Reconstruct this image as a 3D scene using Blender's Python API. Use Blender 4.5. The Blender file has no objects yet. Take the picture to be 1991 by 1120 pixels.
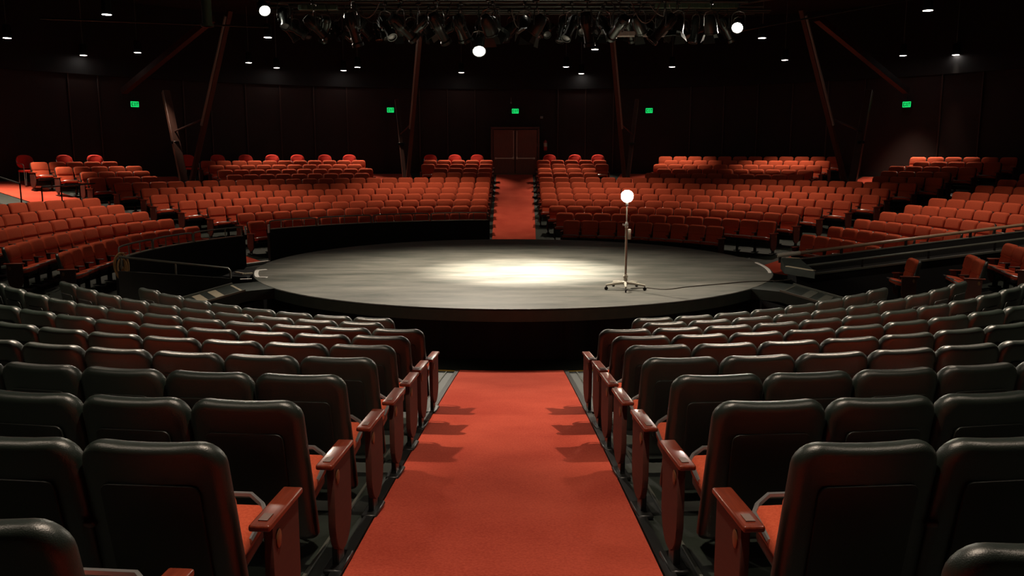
import bpy, bmesh, math, random
from mathutils import Vector, Matrix
random.seed(7)
C = bpy.context.scene.collection
ZO = 3.16            # camera height above the pit floor; heights below are given relative to the eye
D = 17.78            # camera distance from the stage centre
PI = math.pi
def rad(a): return math.radians(a)
def V(x, y, z): return Vector((x, y, z + ZO))
def pol(r, az, z=0.0):
    a = rad(az); return Vector((r*math.sin(a), r*math.cos(a), z + ZO))

# ------------------------------------------------------------------ materials
def mat(name, col, rough=.6, metal=0., spec=.5, emis=None, estr=0., noise=None, bump=None, coat=0., sheen=0.):
    m = bpy.data.materials.new(name); m.use_nodes = True
    nt = m.node_tree; b = nt.nodes['Principled BSDF']
    b.inputs['Base Color'].default_value = (*col, 1)
    b.inputs['Roughness'].default_value = rough
    b.inputs['Metallic'].default_value = metal
    b.inputs['Specular IOR Level'].default_value = spec
    b.inputs['Coat Weight'].default_value = coat
    b.inputs['Coat Roughness'].default_value = .12
    if sheen:
        b.inputs['Sheen Weight'].default_value = sheen
        b.inputs['Sheen Roughness'].default_value = .5
        b.inputs['Sheen Tint'].default_value = (*[min(1, c*2.2+.1) for c in col], 1)
    if emis:
        b.inputs['Emission Color'].default_value = (*emis, 1)
        b.inputs['Emission Strength'].default_value = estr
    if noise or bump:
        tc = nt.nodes.new('ShaderNodeTexCoord')
    if noise:                              # (scale, col2, lo, hi, stretch)
        sc, c2, lo, hi = noise[:4]
        n = nt.nodes.new('ShaderNodeTexNoise'); n.inputs['Scale'].default_value = sc; n.inputs['Detail'].default_value = 6
        r = nt.nodes.new('ShaderNodeValToRGB')
        r.color_ramp.elements[0].position = lo; r.color_ramp.elements[0].color = (*col, 1)
        r.color_ramp.elements[1].position = hi; r.color_ramp.elements[1].color = (*c2, 1)
        src = tc.outputs['Object']
        if len(noise) > 4:
            mp = nt.nodes.new('ShaderNodeMapping'); mp.inputs['Scale'].default_value = noise[4]
            nt.links.new(src, mp.inputs['Vector']); src = mp.outputs['Vector']
        nt.links.new(src, n.inputs['Vector']); nt.links.new(n.outputs['Fac'], r.inputs['Fac'])
        nt.links.new(r.outputs['Color'], b.inputs['Base Color'])
    if bump:                               # (scale, strength)
        n2 = nt.nodes.new('ShaderNodeTexNoise'); n2.inputs['Scale'].default_value = bump[0]; n2.inputs['Detail'].default_value = 4
        bp = nt.nodes.new('ShaderNodeBump'); bp.inputs['Strength'].default_value = bump[1]; bp.inputs['Distance'].default_value = .004
        nt.links.new(tc.outputs['Object'], n2.inputs['Vector'])
        nt.links.new(n2.outputs['Fac'], bp.inputs['Height']); nt.links.new(bp.outputs['Normal'], b.inputs['Normal'])
    return m

M = {}
M['vinyl'] = mat('black_green_vinyl', (.009, .0155, .0115), .38, spec=.85, bump=(260, .25))
M['panel'] = mat('dark_back_panel', (.006, .009, .007), .5, bump=(200, .2))
M['fabric'] = mat('red_fabric', (.44, .068, .030), .95, spec=.1, noise=(90, (.54, .100, .046), .35, .65), bump=(420, .5), sheen=.25)
M['fabric_bright'] = mat('bright_red_upholstery', (.62, .035, .022), .75, spec=.2, noise=(60, (.70, .05, .03), .35, .65), bump=(300, .3))
M['wood'] = mat('varnished_red_wood', (.135, .021, .009), .34, spec=.4, coat=.35, noise=(14, (.20, .034, .014), .35, .65, (9, .8, 4)))
M['darkarm'] = mat('dark_worn_armrest', (.045, .022, .016), .3, coat=.3)
M['laminate'] = mat('red_brown_laminate', (.050, .0135, .009), .55, noise=(8, (.065, .019, .012), .3, .7, (1, 1, 6)))
M['blackmetal'] = mat('black_metal', (.012, .013, .013), .38, metal=.3)
M['rimmetal'] = mat('seat_rim_metal', (.50, .50, .50), .32, metal=.9)
M['rail'] = mat('dark_painted_rail', (.20, .21, .18), .30, metal=.5)
M['railbright'] = mat('worn_rail_end', (.75, .70, .60), .4, metal=.2)
M['rimwood'] = mat('brown_handrail', (.34, .22, .14), .28, coat=.5)
M['plate'] = mat('brass_plate', (.20, .10, .045), .4, metal=.4)
M['yoke'] = mat('dull_grey_yoke', (.16, .18, .165), .32, metal=.8)
M['armplate'] = mat('dark_number_plate', (.11, .04, .02), .5)
M['chrome'] = mat('dull_chrome', (.55, .54, .50), .3, metal=.9)
M['wall'] = mat('dark_maroon_wall', (.015, .0045, .003), .8, noise=(1.2, (.021, .0065, .0045), .3, .7))
M['blackwall'] = mat('matt_black_wall', (.004, .004, .005), .85, noise=(3, (.006, .006, .006), .3, .7))
M['greywall'] = mat('charcoal_wall', (.020, .021, .017), .8, noise=(3, (.026, .026, .022), .3, .7))
M['ceil'] = mat('black_ceiling', (.006, .006, .006), .9)
M['floor'] = mat('dark_green_grey_floor', (.010, .015, .011), .58, noise=(4, (.018, .026, .019), .35, .7), bump=(60, .15))
M['fascia'] = mat('grey_green_stage_edge', (.070, .105, .085), .6, noise=(6, (.09, .125, .10), .3, .7))
M['curtain'] = mat('black_drape', (.010, .010, .012), .85, bump=(150, .3))
M['stripe'] = mat('beige_nosing', (.34, .29, .20), .8, noise=(40, (.42, .36, .26), .3, .7))
M['yellow'] = mat('yellow_tape', (.55, .38, .04), .6, noise=(30, (.30, .2, .03), .55, .75))
M['white'] = mat('white_tape', (.88, .84, .78), .5, noise=(30, (.65, .62, .55), .5, .8))
M['door'] = mat('dark_wood_door', (.17, .05, .03), .5, noise=(5, (.22, .066, .038), .3, .7, (6, 1, .6)))
M['frame'] = mat('dark_door_frame', (.045, .016, .011), .5)
M['doorframe'] = mat('brown_door_frame', (.12, .036, .022), .5)
M['bar'] = mat('brushed_push_bar', (.80, .62, .50), .4, metal=.2)
M['post'] = mat('brown_steel_strut', (.075, .028, .018), .55, noise=(6, (.10, .036, .022), .3, .7), bump=(80, .2))
M['conduit'] = mat('grey_conduit', (.30, .28, .25), .45, metal=.3)
M['rig'] = mat('black_lantern_body', (.035, .042, .038), .30, metal=.6)
M['pipe'] = mat('rig_pipe', (.035, .045, .038), .4, metal=.5)
M['lensoff'] = mat('unlit_lens', (.10, .11, .11), .08, spec=.8)
M['wiregreen'] = mat('green_painted_duct', (.035, .06, .035), .5)
M['standmetal'] = mat('stand_steel', (.42, .40, .34), .35, metal=.7)
M['standcream'] = mat('cream_caster_base', (.55, .52, .44), .45)
M['rubber'] = mat('black_rubber', (.015, .015, .015), .7)
M['cable'] = mat('grey_cable', (.10, .085, .07), .6)
M['rope'] = mat('tan_rope', (.55, .33, .15), .9, noise=(60, (.40, .24, .10), .35, .65), bump=(200, .6))
M['bulb'] = mat('glowing_bulb', (1, 1, 1), .3, emis=(1, .86, .66), estr=60)
M['lenslit'] = mat('glowing_lens', (1, 1, 1), .3, emis=(1, .90, .78), estr=30)
M['discharge'] = mat('glowing_downlight', (1, 1, 1), .3, emis=(1, .90, .82), estr=9)
M['green'] = mat('green_exit_glow', (.02, .3, .08), .5, emis=(.01, 1.0, .20), estr=.32)
M['darkgreen'] = mat('exit_letters', (.001, .004, .002), .8)
M['extred'] = mat('extinguisher_red', (.40, .02, .015), .35)
M['extlabel'] = mat('extinguisher_label', (.50, .42, .33), .6)

def stage_mat():
    m = bpy.data.materials.new('painted_stage'); m.use_nodes = True
    nt = m.node_tree; b = nt.nodes['Principled BSDF']
    tc = nt.nodes.new('ShaderNodeTexCoord')
    mp = nt.nodes.new('ShaderNodeMapping'); mp.inputs['Scale'].default_value = (.45, 1.6, 1)
    n = nt.nodes.new('ShaderNodeTexNoise'); n.inputs['Scale'].default_value = 1.6; n.inputs['Detail'].default_value = 9; n.inputs['Roughness'].default_value = .66
    r = nt.nodes.new('ShaderNodeValToRGB')
    r.color_ramp.elements[0].position = .32; r.color_ramp.elements[0].color = (.050, .055, .045, 1)
    r.color_ramp.elements[1].position = .72; r.color_ramp.elements[1].color = (.18, .168, .142, 1)
    nt.links.new(tc.outputs['Object'], mp.inputs['Vector']); nt.links.new(mp.outputs['Vector'], n.inputs['Vector'])
    nt.links.new(n.outputs['Fac'], r.inputs['Fac'])
    # scuffs: thin light scratches
    mp2 = nt.nodes.new('ShaderNodeMapping'); mp2.inputs['Scale'].default_value = (1.0, 9, 1); mp2.inputs['Rotation'].default_value = (0, 0, .15)
    n2 = nt.nodes.new('ShaderNodeTexNoise'); n2.inputs['Scale'].default_value = 3.2; n2.inputs['Detail'].default_value = 8; n2.inputs['Roughness'].default_value = .7
    r2 = nt.nodes.new('ShaderNodeValToRGB')
    r2.color_ramp.elements[0].position = .58; r2.color_ramp.elements[0].color = (0, 0, 0, 1)
    r2.color_ramp.elements[1].position = .78; r2.color_ramp.elements[1].color = (.6, .6, .6, 1)
    mx = nt.nodes.new('ShaderNodeMixRGB'); mx.inputs['Color2'].default_value = (.27, .245, .205, 1)
    nt.links.new(tc.outputs['Object'], mp2.inputs['Vector']); nt.links.new(mp2.outputs['Vector'], n2.inputs['Vector'])
    nt.links.new(n2.outputs['Fac'], r2.inputs['Fac']); nt.links.new(r2.outputs['Color'], mx.inputs['Fac'])
    nt.links.new(r.outputs['Color'], mx.inputs['Color1']); nt.links.new(mx.outputs['Color'], b.inputs['Base Color'])
    b.inputs['Roughness'].default_value = .62; b.inputs['Specular IOR Level'].default_value = .35
    return m
M['stage'] = stage_mat()
def carpet_mat():
    m = mat('red_carpet', (.46, .050, .022), .97, spec=.05, bump=(160, .7), sheen=.2)
    nt = m.node_tree; b = nt.nodes['Principled BSDF']
    tc = nt.nodes.new('ShaderNodeTexCoord')
    n = nt.nodes.new('ShaderNodeTexNoise'); n.inputs['Scale'].default_value = 70; n.inputs['Detail'].default_value = 3
    n3 = nt.nodes.new('ShaderNodeTexNoise'); n3.inputs['Scale'].default_value = 1.3; n3.inputs['Detail'].default_value = 3
    ad = nt.nodes.new('ShaderNodeMath'); ad.operation = 'ADD'
    ml = nt.nodes.new('ShaderNodeMath'); ml.operation = 'MULTIPLY'; ml.inputs[1].default_value = .5
    r = nt.nodes.new('ShaderNodeValToRGB')
    r.color_ramp.elements[0].position = .38; r.color_ramp.elements[0].color = (.33, .042, .024, 1)
    r.color_ramp.elements[1].position = .62; r.color_ramp.elements[1].color = (.50, .082, .046, 1)
    nt.links.new(tc.outputs['Object'], n.inputs['Vector']); nt.links.new(tc.outputs['Object'], n3.inputs['Vector'])
    nt.links.new(n.outputs['Fac'], ad.inputs[0]); nt.links.new(n3.outputs['Fac'], ad.inputs[1])
    nt.links.new(ad.outputs[0], ml.inputs[0]); nt.links.new(ml.outputs[0], r.inputs['Fac'])
    nt.links.new(r.outputs['Color'], b.inputs['Base Color'])
    return m
M['carpet'] = carpet_mat()

# ------------------------------------------------------------------ mesh helpers
def finish(name, bm, m, parent=None, smooth=True, loc=None):
    me = bpy.data.meshes.new(name)
    bmesh.ops.recalc_face_normals(bm, faces=bm.faces)
    bm.to_mesh(me); bm.free()
    ms = m if isinstance(m, (list, tuple)) else [m]
    for x in ms: me.materials.append(x)
    if smooth:
        for p in me.polygons: p.use_smooth = True
        me.set_sharp_from_angle(angle=rad(38))
    o = bpy.data.objects.new(name, me); C.objects.link(o)
    if parent is not None: o.parent = parent
    if loc is not None: o.location = loc
    return o
def tag(o, label=None, cat=None, group=None, kind=None):
    if label: o['label'] = label
    if cat: o['category'] = cat
    if group: o['group'] = group
    if kind: o['kind'] = kind
    return o
def empty(name, loc=(0, 0, 0), rz=0., label=None, cat=None, group=None):
    o = bpy.data.objects.new(name, None); C.objects.link(o)
    o.empty_display_size = .1; o.location = loc; o.rotation_euler = (0, 0, rz)
    return tag(o, label, cat, group)
def place_empty_at_base(o, loc):
    """move the empty to its base and keep the (world-built) children where they are"""
    d = Vector(loc) - Vector(o.location); o.location = loc
    for ch in o.children: ch.location = Vector(ch.location) - d
def box(bm, c, s, rot=None, bev=0., seg=2):
    g = bmesh.ops.create_cube(bm, size=1.0)
    vs = g['verts']
    bmesh.ops.scale(bm, vec=s, verts=vs)
    if bev > 0:
        es = list({e for v in vs for e in v.link_edges})
        r = bmesh.ops.bevel(bm, geom=es, offset=bev, segments=seg, profile=.5, affect='EDGES')
        vs = list({v for f in r['faces'] for v in f.verts} | {v for v in vs if v.is_valid})
    if rot is not None: bmesh.ops.rotate(bm, cent=(0, 0, 0), matrix=rot, verts=vs)
    bmesh.ops.translate(bm, vec=c, verts=vs)
    return vs
def tube(bm, pts, r, n=8, caps=True, radii=None):
    pts = [Vector(p) for p in pts]; rings = []
    up0 = None
    for i, p in enumerate(pts):
        if i == 0: t = pts[1]-pts[0]
        elif i == len(pts)-1: t = pts[-1]-pts[-2]
        else: t = (pts[i+1]-pts[i]).normalized() + (pts[i]-pts[i-1]).normalized()
        t.normalize()
        if up0 is None: up0 = Vector((0, 0, 1)) if abs(t.z) < .9 else Vector((1, 0, 0))
        a = t.cross(up0).normalized(); b = a.cross(t).normalized(); up0 = b
        rr = radii[i] if radii else r
        rings.append([bm.verts.new(p + (a*math.cos(2*PI*k/n) + b*math.sin(2*PI*k/n))*rr) for k in range(n)])
    for i in range(len(rings)-1):
        for k in range(n):
            bm.faces.new((rings[i][k], rings[i][(k+1) % n], rings[i+1][(k+1) % n], rings[i+1][k]))
    if caps:
        bm.faces.new(rings[0]); bm.faces.new(rings[-1][::-1])
def lathe(bm, prof, n=24, c=(0, 0, 0), mtx=None):
    """prof: (radius, height) pairs along local Z"""
    rings = []; c = Vector(c)
    for (r, z) in prof:
        if r < 1e-5: p = Vector((0, 0, z)); rings.append([bm.verts.new((mtx @ p if mtx else p) + c)])
        else:
            ring = []
            for k in range(n):
                p = Vector((r*math.cos(2*PI*k/n), r*math.sin(2*PI*k/n), z))
                ring.append(bm.verts.new((mtx @ p if mtx else p) + c))
            rings.append(ring)
    for i in range(len(rings)-1):
        A, B = rings[i], rings[i+1]
        for k in range(n):
            if len(A) == 1 and len(B) == 1: continue
            if len(A) == 1: bm.faces.new((A[0], B[k], B[(k+1) % n]))
            elif len(B) == 1: bm.faces.new((A[k], A[(k+1) % n], B[0]))
            else: bm.faces.new((A[k], A[(k+1) % n], B[(k+1) % n], B[k]))
    if len(rings[0]) > 1: bm.faces.new(rings[0][::-1])
    if len(rings[-1]) > 1: bm.faces.new(rings[-1])
def slab(bm, w, d, h, corners, edge, segc=4, sege=2, cuts=()):
    """upright rounded slab: width x, thickness y, height z (z from 0); corners = set of 'tl','tr','bl','br' radii"""
    cs = {'tl': (-w/2, h), 'tr': (w/2, h), 'bl': (-w/2, 0), 'br': (w/2, 0)}
    pts = []
    for key, a0 in (('bl', 180), ('br', 270), ('tr', 0), ('tl', 90)):
        x, z = cs[key]; r = corners.get(key, 0)
        if r <= 0: pts.append((x, z)); continue
        cx = x - r*(1 if x > 0 else -1); cz = z + (r if z == 0 else -r)
        for i in range(segc+1):
            a = rad(a0 + 90*i/segc); pts.append((cx + r*math.cos(a), cz + r*math.sin(a)))
    # rings through the thickness with rounded rims
    prof = [(1.0, 0.0)]
    prof = []
    for i in range(sege+1):
        a = PI/2*i/sege; prof.append((edge*(1-math.sin(a)), -d/2 + edge*(1-math.cos(a))))
    prof = prof + [(o, -y) for (o, y) in prof[::-1]]
    cx0, cz0 = 0, h/2
    rings = []
    for (o, y) in prof:
        sx = (w/2 - o)/(w/2); sz = (h/2 - o)/(h/2)
        rings.append([bm.verts.new((cx0 + (x-cx0)*sx, y, cz0 + (z-cz0)*sz)) for (x, z) in pts])
    n = len(pts); vs = [v for r in rings for v in r]; faces = []
    for i in range(len(rings)-1):
        for k in range(n):
            faces.append(bm.faces.new((rings[i][k], rings[i][(k+1) % n], rings[i+1][(k+1) % n], rings[i+1][k])))
    faces.append(bm.faces.new(rings[0][::-1])); faces.append(bm.faces.new(rings[-1]))
    return vs, faces
def bisect_x(bm, xs):
    for x in xs:
        bmesh.ops.bisect_plane(bm, geom=bm.verts[:]+bm.edges[:]+bm.faces[:], plane_co=(x, 0, 0), plane_no=(1, 0, 0))
def bisect_z(bm, zs):
    for z in zs:
        bmesh.ops.bisect_plane(bm, geom=bm.verts[:]+bm.edges[:]+bm.faces[:], plane_co=(0, 0, z), plane_no=(0, 0, 1))

# ------------------------------------------------------------------ the rake of the house
PITCH = .87
def R(m): return 8.03 + PITCH*m
def top_far(m, az=0):
    return -2.0 + .165*m - .0008*m*m - max(0, abs(az)-78)*.0032
def top_near(m, az=180):
    dz = max(0, (180-abs(az)) - 10)/29.
    return -1.93 + .128*m - .0013*m*m + .10*dz*dz
SEATH = .87
def fz_far(r, az=0): return top_far((r-8.03)/PITCH, az) - SEATH
def fz_near(r, az=180): return top_near((r-8.03)/PITCH, az) - SEATH

# ------------------------------------------------------------------ SETTING
def sector(name, a0, a1, r0, r1, fz, m, n_a=60, n_r=14, base=-3.3):
    bm = bmesh.new(); T = []; B = []
    for i in range(n_a+1):
        az = a0 + (a1-a0)*i/n_a
        T.append([bm.verts.new(pol(r0+(r1-r0)*j/n_r, az, fz(r0+(r1-r0)*j/n_r, az if abs(az) <= 180 else az-360))) for j in range(n_r+1)])
        B.append([bm.verts.new(pol(r0, az, base)), bm.verts.new(pol(r1, az, base))])
    for i in range(n_a):
        for j in range(n_r):
            bm.faces.new((T[i][j], T[i+1][j], T[i+1][j+1], T[i][j+1]))
        bm.faces.new((B[i][0], B[i+1][0], T[i+1][0], T[i][0]))
        bm.faces.new((T[i][-1], T[i+1][-1], B[i+1][1], B[i][1]))
        bm.faces.new((B[i][0], B[i][1], B[i+1][1], B[i+1][0]))
    for i in (0, n_a):
        bm.faces.new([B[i][0]] + T[i] + [B[i][1]])
    return tag(finish(name, bm, m), kind='structure')
bm = bmesh.new(); lathe(bm, [(20.2, -.2), (20.2, 0)], 96)
tag(finish('floor', bm, M['floor'], loc=(0, 0, 0)), kind='structure')
sector('floor_far', -102.5, 108, 7.4, 19.45, fz_far, M['floor'], 120)
sector('floor_near', 137, 223, 5.9, 19.45, fz_near, M['floor'], 60)
def arcwall(name, r, a0, a1, z0, z1, th, m, n=120, kind='structure'):
    bm = bmesh.new(); P = []
    for i in range(n+1):
        az = a0+(a1-a0)*i/n
        P.append([bm.verts.new(pol(rr, az, zz)) for rr, zz in ((r, z0), (r, z1), (r+th, z1), (r+th, z0))])
    for i in range(n):
        for k in range(4):
            bm.faces.new((P[i][k], P[i+1][k], P[i+1][(k+1) % 4], P[i][(k+1) % 4]))
    if abs(a1-a0) < 359.9:
        bm.faces.new(P[0]); bm.faces.new(P[-1])
    else: bmesh.ops.remove_doubles(bm, verts=bm.verts, dist=1e-4)
    o = finish(name, bm, m)
    if kind: o['kind'] = kind
    return o
arcwall('wall_far', 19.4, -180, 180, -3.3, 2.75, .25, M['wall'], 180)
arcwall('wall_upper', 19.3, -180, 180, 2.7, 5.4, .35, M['blackwall'], 180)
# faint vertical battens on the far wall
for i, az in enumerate([-52, -49, -40, -37, -33, -29, -25, -21, -12, -8.5, -5, 5.5, 9, 12.5, 22, 26, 30, 34, 38, 42, 50, 54]):
    bm = bmesh.new(); box(bm, (0, 0, .9), (.05, .04, 3.7), bev=.008, seg=1)
    o = finish('trim_%d' % (i+1), bm, M['frame']); p = pol(19.37, az, 0); o.location = p; o.rotation_euler = (0, 0, -rad(az)); o['kind'] = 'structure'
bm = bmesh.new(); lathe(bm, [(20.2, 5.3), (20.2, 5.5)], 96, c=(0, 0, ZO))
tag(finish('ceiling', bm, M['ceil']), kind='structure')

# low black walls that front the left-hand blocks
arcwall('wall_front_far_left', 7.92, -54.6, -5.3, -3.3, -2.0, .10, M['blackwall'], 60)
arcwall('wall_front_left', 7.92, -97, -60.4, -3.3, -2.10, .10, M['blackwall'], 50)
# white-edged wall ends
def prism_between(bm, p, q, w, h):
    """bar from p to q, width w (horizontal), height h"""
    p, q = Vector(p), Vector(q); t = (q-p); L = t.length; t.normalize()
    s = t.cross(Vector((0, 0, 1))).normalized(); u = s.cross(t).normalized()
    c = [(a*w/2, b*h/2) for a, b in ((-1, -1), (1, -1), (1, 1), (-1, 1))]
    A = [bm.verts.new(p + s*a + u*b) for a, b in c]; B = [bm.verts.new(q + s*a + u*b) for a, b in c]
    for k in range(4): bm.faces.new((A[k], A[(k+1) % 4], B[(k+1) % 4], B[k]))
    bm.faces.new(A[::-1]); bm.faces.new(B)
def strip(name, pts, w, h, m):
    bm = bmesh.new()
    for a, b in zip(pts[:-1], pts[1:]): prism_between(bm, a, b, w, h)
    return finish(name, bm, m, smooth=False)

# vomitory cheek wall on the left, falling towards the stage, and its handrail
def quadwall(name, p0, p1, z0t, z1t, zb, th, m):
    bm = bmesh.new(); p0, p1 = Vector(p0), Vector(p1)
    s = Vector((-(p1-p0).y, (p1-p0).x, 0)).normalized()*th/2
    L = []
    for sg in (-1, 1):
        L.append([bm.verts.new((p.x+s.x*sg, p.y+s.y*sg, z+ZO)) for p, z in ((p0, zb), (p1, zb), (p1, z1t), (p0, z0t))])
    for k in range(4): bm.faces.new((L[0][k], L[0][(k+1) % 4], L[1][(k+1) % 4], L[1][k]))
    bm.faces.new(L[0]); bm.faces.new(L[1][::-1])
    o = finish(name, bm, m, smooth=False); o['kind'] = 'structure'; return o
def xy(r, az): return (r*math.sin(rad(az)), r*math.cos(rad(az)), 0)
quadwall('wall_vomitory_left', xy(5.66, -108), xy(7.62, -108), -2.36, -2.135, -3.3, .08, M['greywall'])
quadwall('wall_block_end_left', xy(7.5, -102.6), xy(19.3, -102.6), -2.97, -.84, -3.3, .05, M['blackwall'])

# ------------------------------------------------------------------ carpets
def aisle_carpet(name, az, w0, w1, r0, r1, fz, label, off=0., n=40, nw=6, lift=.02, shift=0.):
    """strip along the radial line at azimuth az; width w0 at r0 to w1 at r1, draped over the rake"""
    bm = bmesh.new(); a = rad(az); er = Vector((math.sin(a), math.cos(a), 0)); es = Vector((math.cos(a), -math.sin(a), 0))
    T = []; B = []
    for i in range(n+1):
        t = r0 + (r1-r0)*i/n; w = w0 + (w1-w0)*i/n; row = []; rb = []
        for j in range(nw+1):
            s = (j/nw - .5)*w + shift
            p = er*t + es*s; rr = p.length
            z = max(fz(rr, az), -3.16) + lift + ZO
            row.append(bm.verts.new((p.x, p.y, z))); rb.append(bm.verts.new((p.x, p.y, z-.018)))
        T.append(row); B.append(rb)
    for i in range(n):
        for j in range(nw):
            bm.faces.new((T[i][j], T[i+1][j], T[i+1][j+1], T[i][j+1]))
            bm.faces.new((B[i][j], B[i][j+1], B[i+1][j+1], B[i+1][j]))
        for j in (0, nw): bm.faces.new((T[i][j], T[i+1][j], B[i+1][j], B[i][j]))
    for i in (0, n):
        for j in range(nw): bm.faces.new((T[i][j], T[i][j+1], B[i][j+1], B[i][j]))
    o = finish(name, bm, M['carpet']); return tag(o, label, 'carpet', 'red aisle carpets')
aisle_carpet('aisle_carpet', 180, 1.50, 1.50, 5.78, 19.2, fz_near, 'wide red aisle carpet running down to the stage in the foreground', shift=0.)
aisle_carpet('aisle_carpet', 0, 1.36, 1.56, 7.6, 19.0, fz_far, 'red aisle carpet climbing to the far double doors')
aisle_carpet('aisle_carpet', -60.2, 1.25, 1.75, 8.02, 19.0, fz_far, 'red aisle carpet on the left, between far left and left blocks')
aisle_carpet('aisle_carpet', 61.8, 1.3, 1.9, 6.9+.5, 19.0, fz_far, 'red aisle carpet on the right, ending at the stage beside ramp')
# carpet patches around the strut bases in the cut-outs of the seating
def arc_carpet(r0, r1, a0, a1, label):
    bm = bmesh.new(); n = 12; P = []
    for i in range(n+1):
        az = a0+(a1-a0)*i/n
        P.append([bm.verts.new(pol(r0+(r1-r0)*j/6, az, fz_far(r0+(r1-r0)*j/6)+.02)) for j in range(7)] +
                 [bm.verts.new(pol(r1, az, fz_far(r1)+.002)), bm.verts.new(pol(r0, az, fz_far(r0)+.002))])
    for i in range(n):
        k = len(P[0])
        for j in range(k): bm.faces.new((P[i][j], P[i+1][j], P[i+1][(j+1) % k], P[i][(j+1) % k]))
    bm.faces.new(P[0]); bm.faces.new(P[-1])
    tag(finish('carpet_patch', bm, M['carpet']), label, 'carpet', 'carpet patches round the struts')
arc_carpet(14.75, 19.2, -19.3, -13.4, 'red carpet patch at the strut left of the far aisle')
arc_carpet(14.75, 19.2, 13.6, 18.9, 'red carpet patch at the strut right of the far aisle')
arc_carpet(14.75, 19.2, -48.0, -41.6, 'red carpet patch at the far left strut')
arc_carpet(14.75, 19.2, 42.6, 48.3, 'red carpet patch at the far right strut')
# black edge trims beside the near carpet, and the yellow lines at its foot
def near_line(x, r0, r1, w, h, m, name, n=20, lift=.012):
    pts = []
    for i in range(n+1):
        y = -(r0 + (r1-r0)*i/n); rr = math.hypot(x, y)
        pts.append(Vector((x, y, max(fz_near(rr), -3.16)+lift+ZO)))
    return strip(name, pts, w, h, m)
for s, lb in ((-1, 'left'), (1, 'right')):
    o = near_line(s*.785, 5.85, 18.5, .055, .03, M['blackmetal'], 'carpet_edging')
    tag(o, 'black edging strip along the %s edge of the near red carpet' % lb, 'edging', 'edging strips of the near carpet')
    o = near_line(s*.93, 5.95, 18.5, .016, .014, M['rail'], 'floor_track')
    tag(o, 'thin grey metal floor track at the %s side of the near aisle' % lb, 'floor track', 'floor tracks of the near aisle')
    o = strip('floor_tape', [Vector((s*.62 if s < 0 else s*.72, -5.74, .012+.004)), Vector((s*1.5, -5.62, .016))], .035, .008, M['yellow'])
    tag(o, 'yellow floor tape at the %s foot of the near carpet' % lb, 'floor tape', 'yellow floor tapes')
# white step nosing of the left carpet
pts = [pol(8.0, a, fz_far(8.0)+.03) for a in (-61.4, -58.5, -55.8, -53.6)]
tag(strip('step_nosing', pts, .13, .05, M['white']), 'white step nosing in front of the left red carpet', 'step nosing')

# ------------------------------------------------------------------ STAGE
st = empty('round_stage', V(0, .08, -3.16), label='low round grey painted stage in the middle of the hall', cat='stage')
SR = 5.29; ST = -2.32
def disc(bm, r, z0, z1, n=128): lathe(bm, [(r, z0), (r, z1-.012), (r-.012, z1)], n)
bm = bmesh.new(); disc(bm, SR, -2.335+3.16, -2.32+3.16); finish('stage_top', bm, M['stage'], st)
bm = bmesh.new(); disc(bm, SR-.004, -2.515+3.16, -2.336+3.16); finish('stage_fascia', bm, M['fascia'], st)
bm = bmesh.new(); n = 720; A = []; B = []
for k in range(n):
    a = 2*PI*k/n
    f = .018*math.sin(a*46) + .012*math.sin(a*103+1)
    if abs(math.degrees(a)-(270+13)) < 4: f += .09*math.sin((math.degrees(a)-279)*.8)
    A.append(bm.verts.new(((SR-.28+f)*math.cos(a), (SR-.28+f)*math.sin(a), .645)))
    B.append(bm.verts.new(((SR-.26+1.4*f)*math.cos(a), (SR-.26+1.4*f)*math.sin(a), .0)))
for k in range(n): bm.faces.new((A[k], A[(k+1) % n], B[(k+1) % n], B[k]))
bm.faces.new(A); bm.faces.new(B[::-1])
tag(finish('stage_skirt', bm, M['curtain'], st), label='black pleated skirt')

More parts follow.
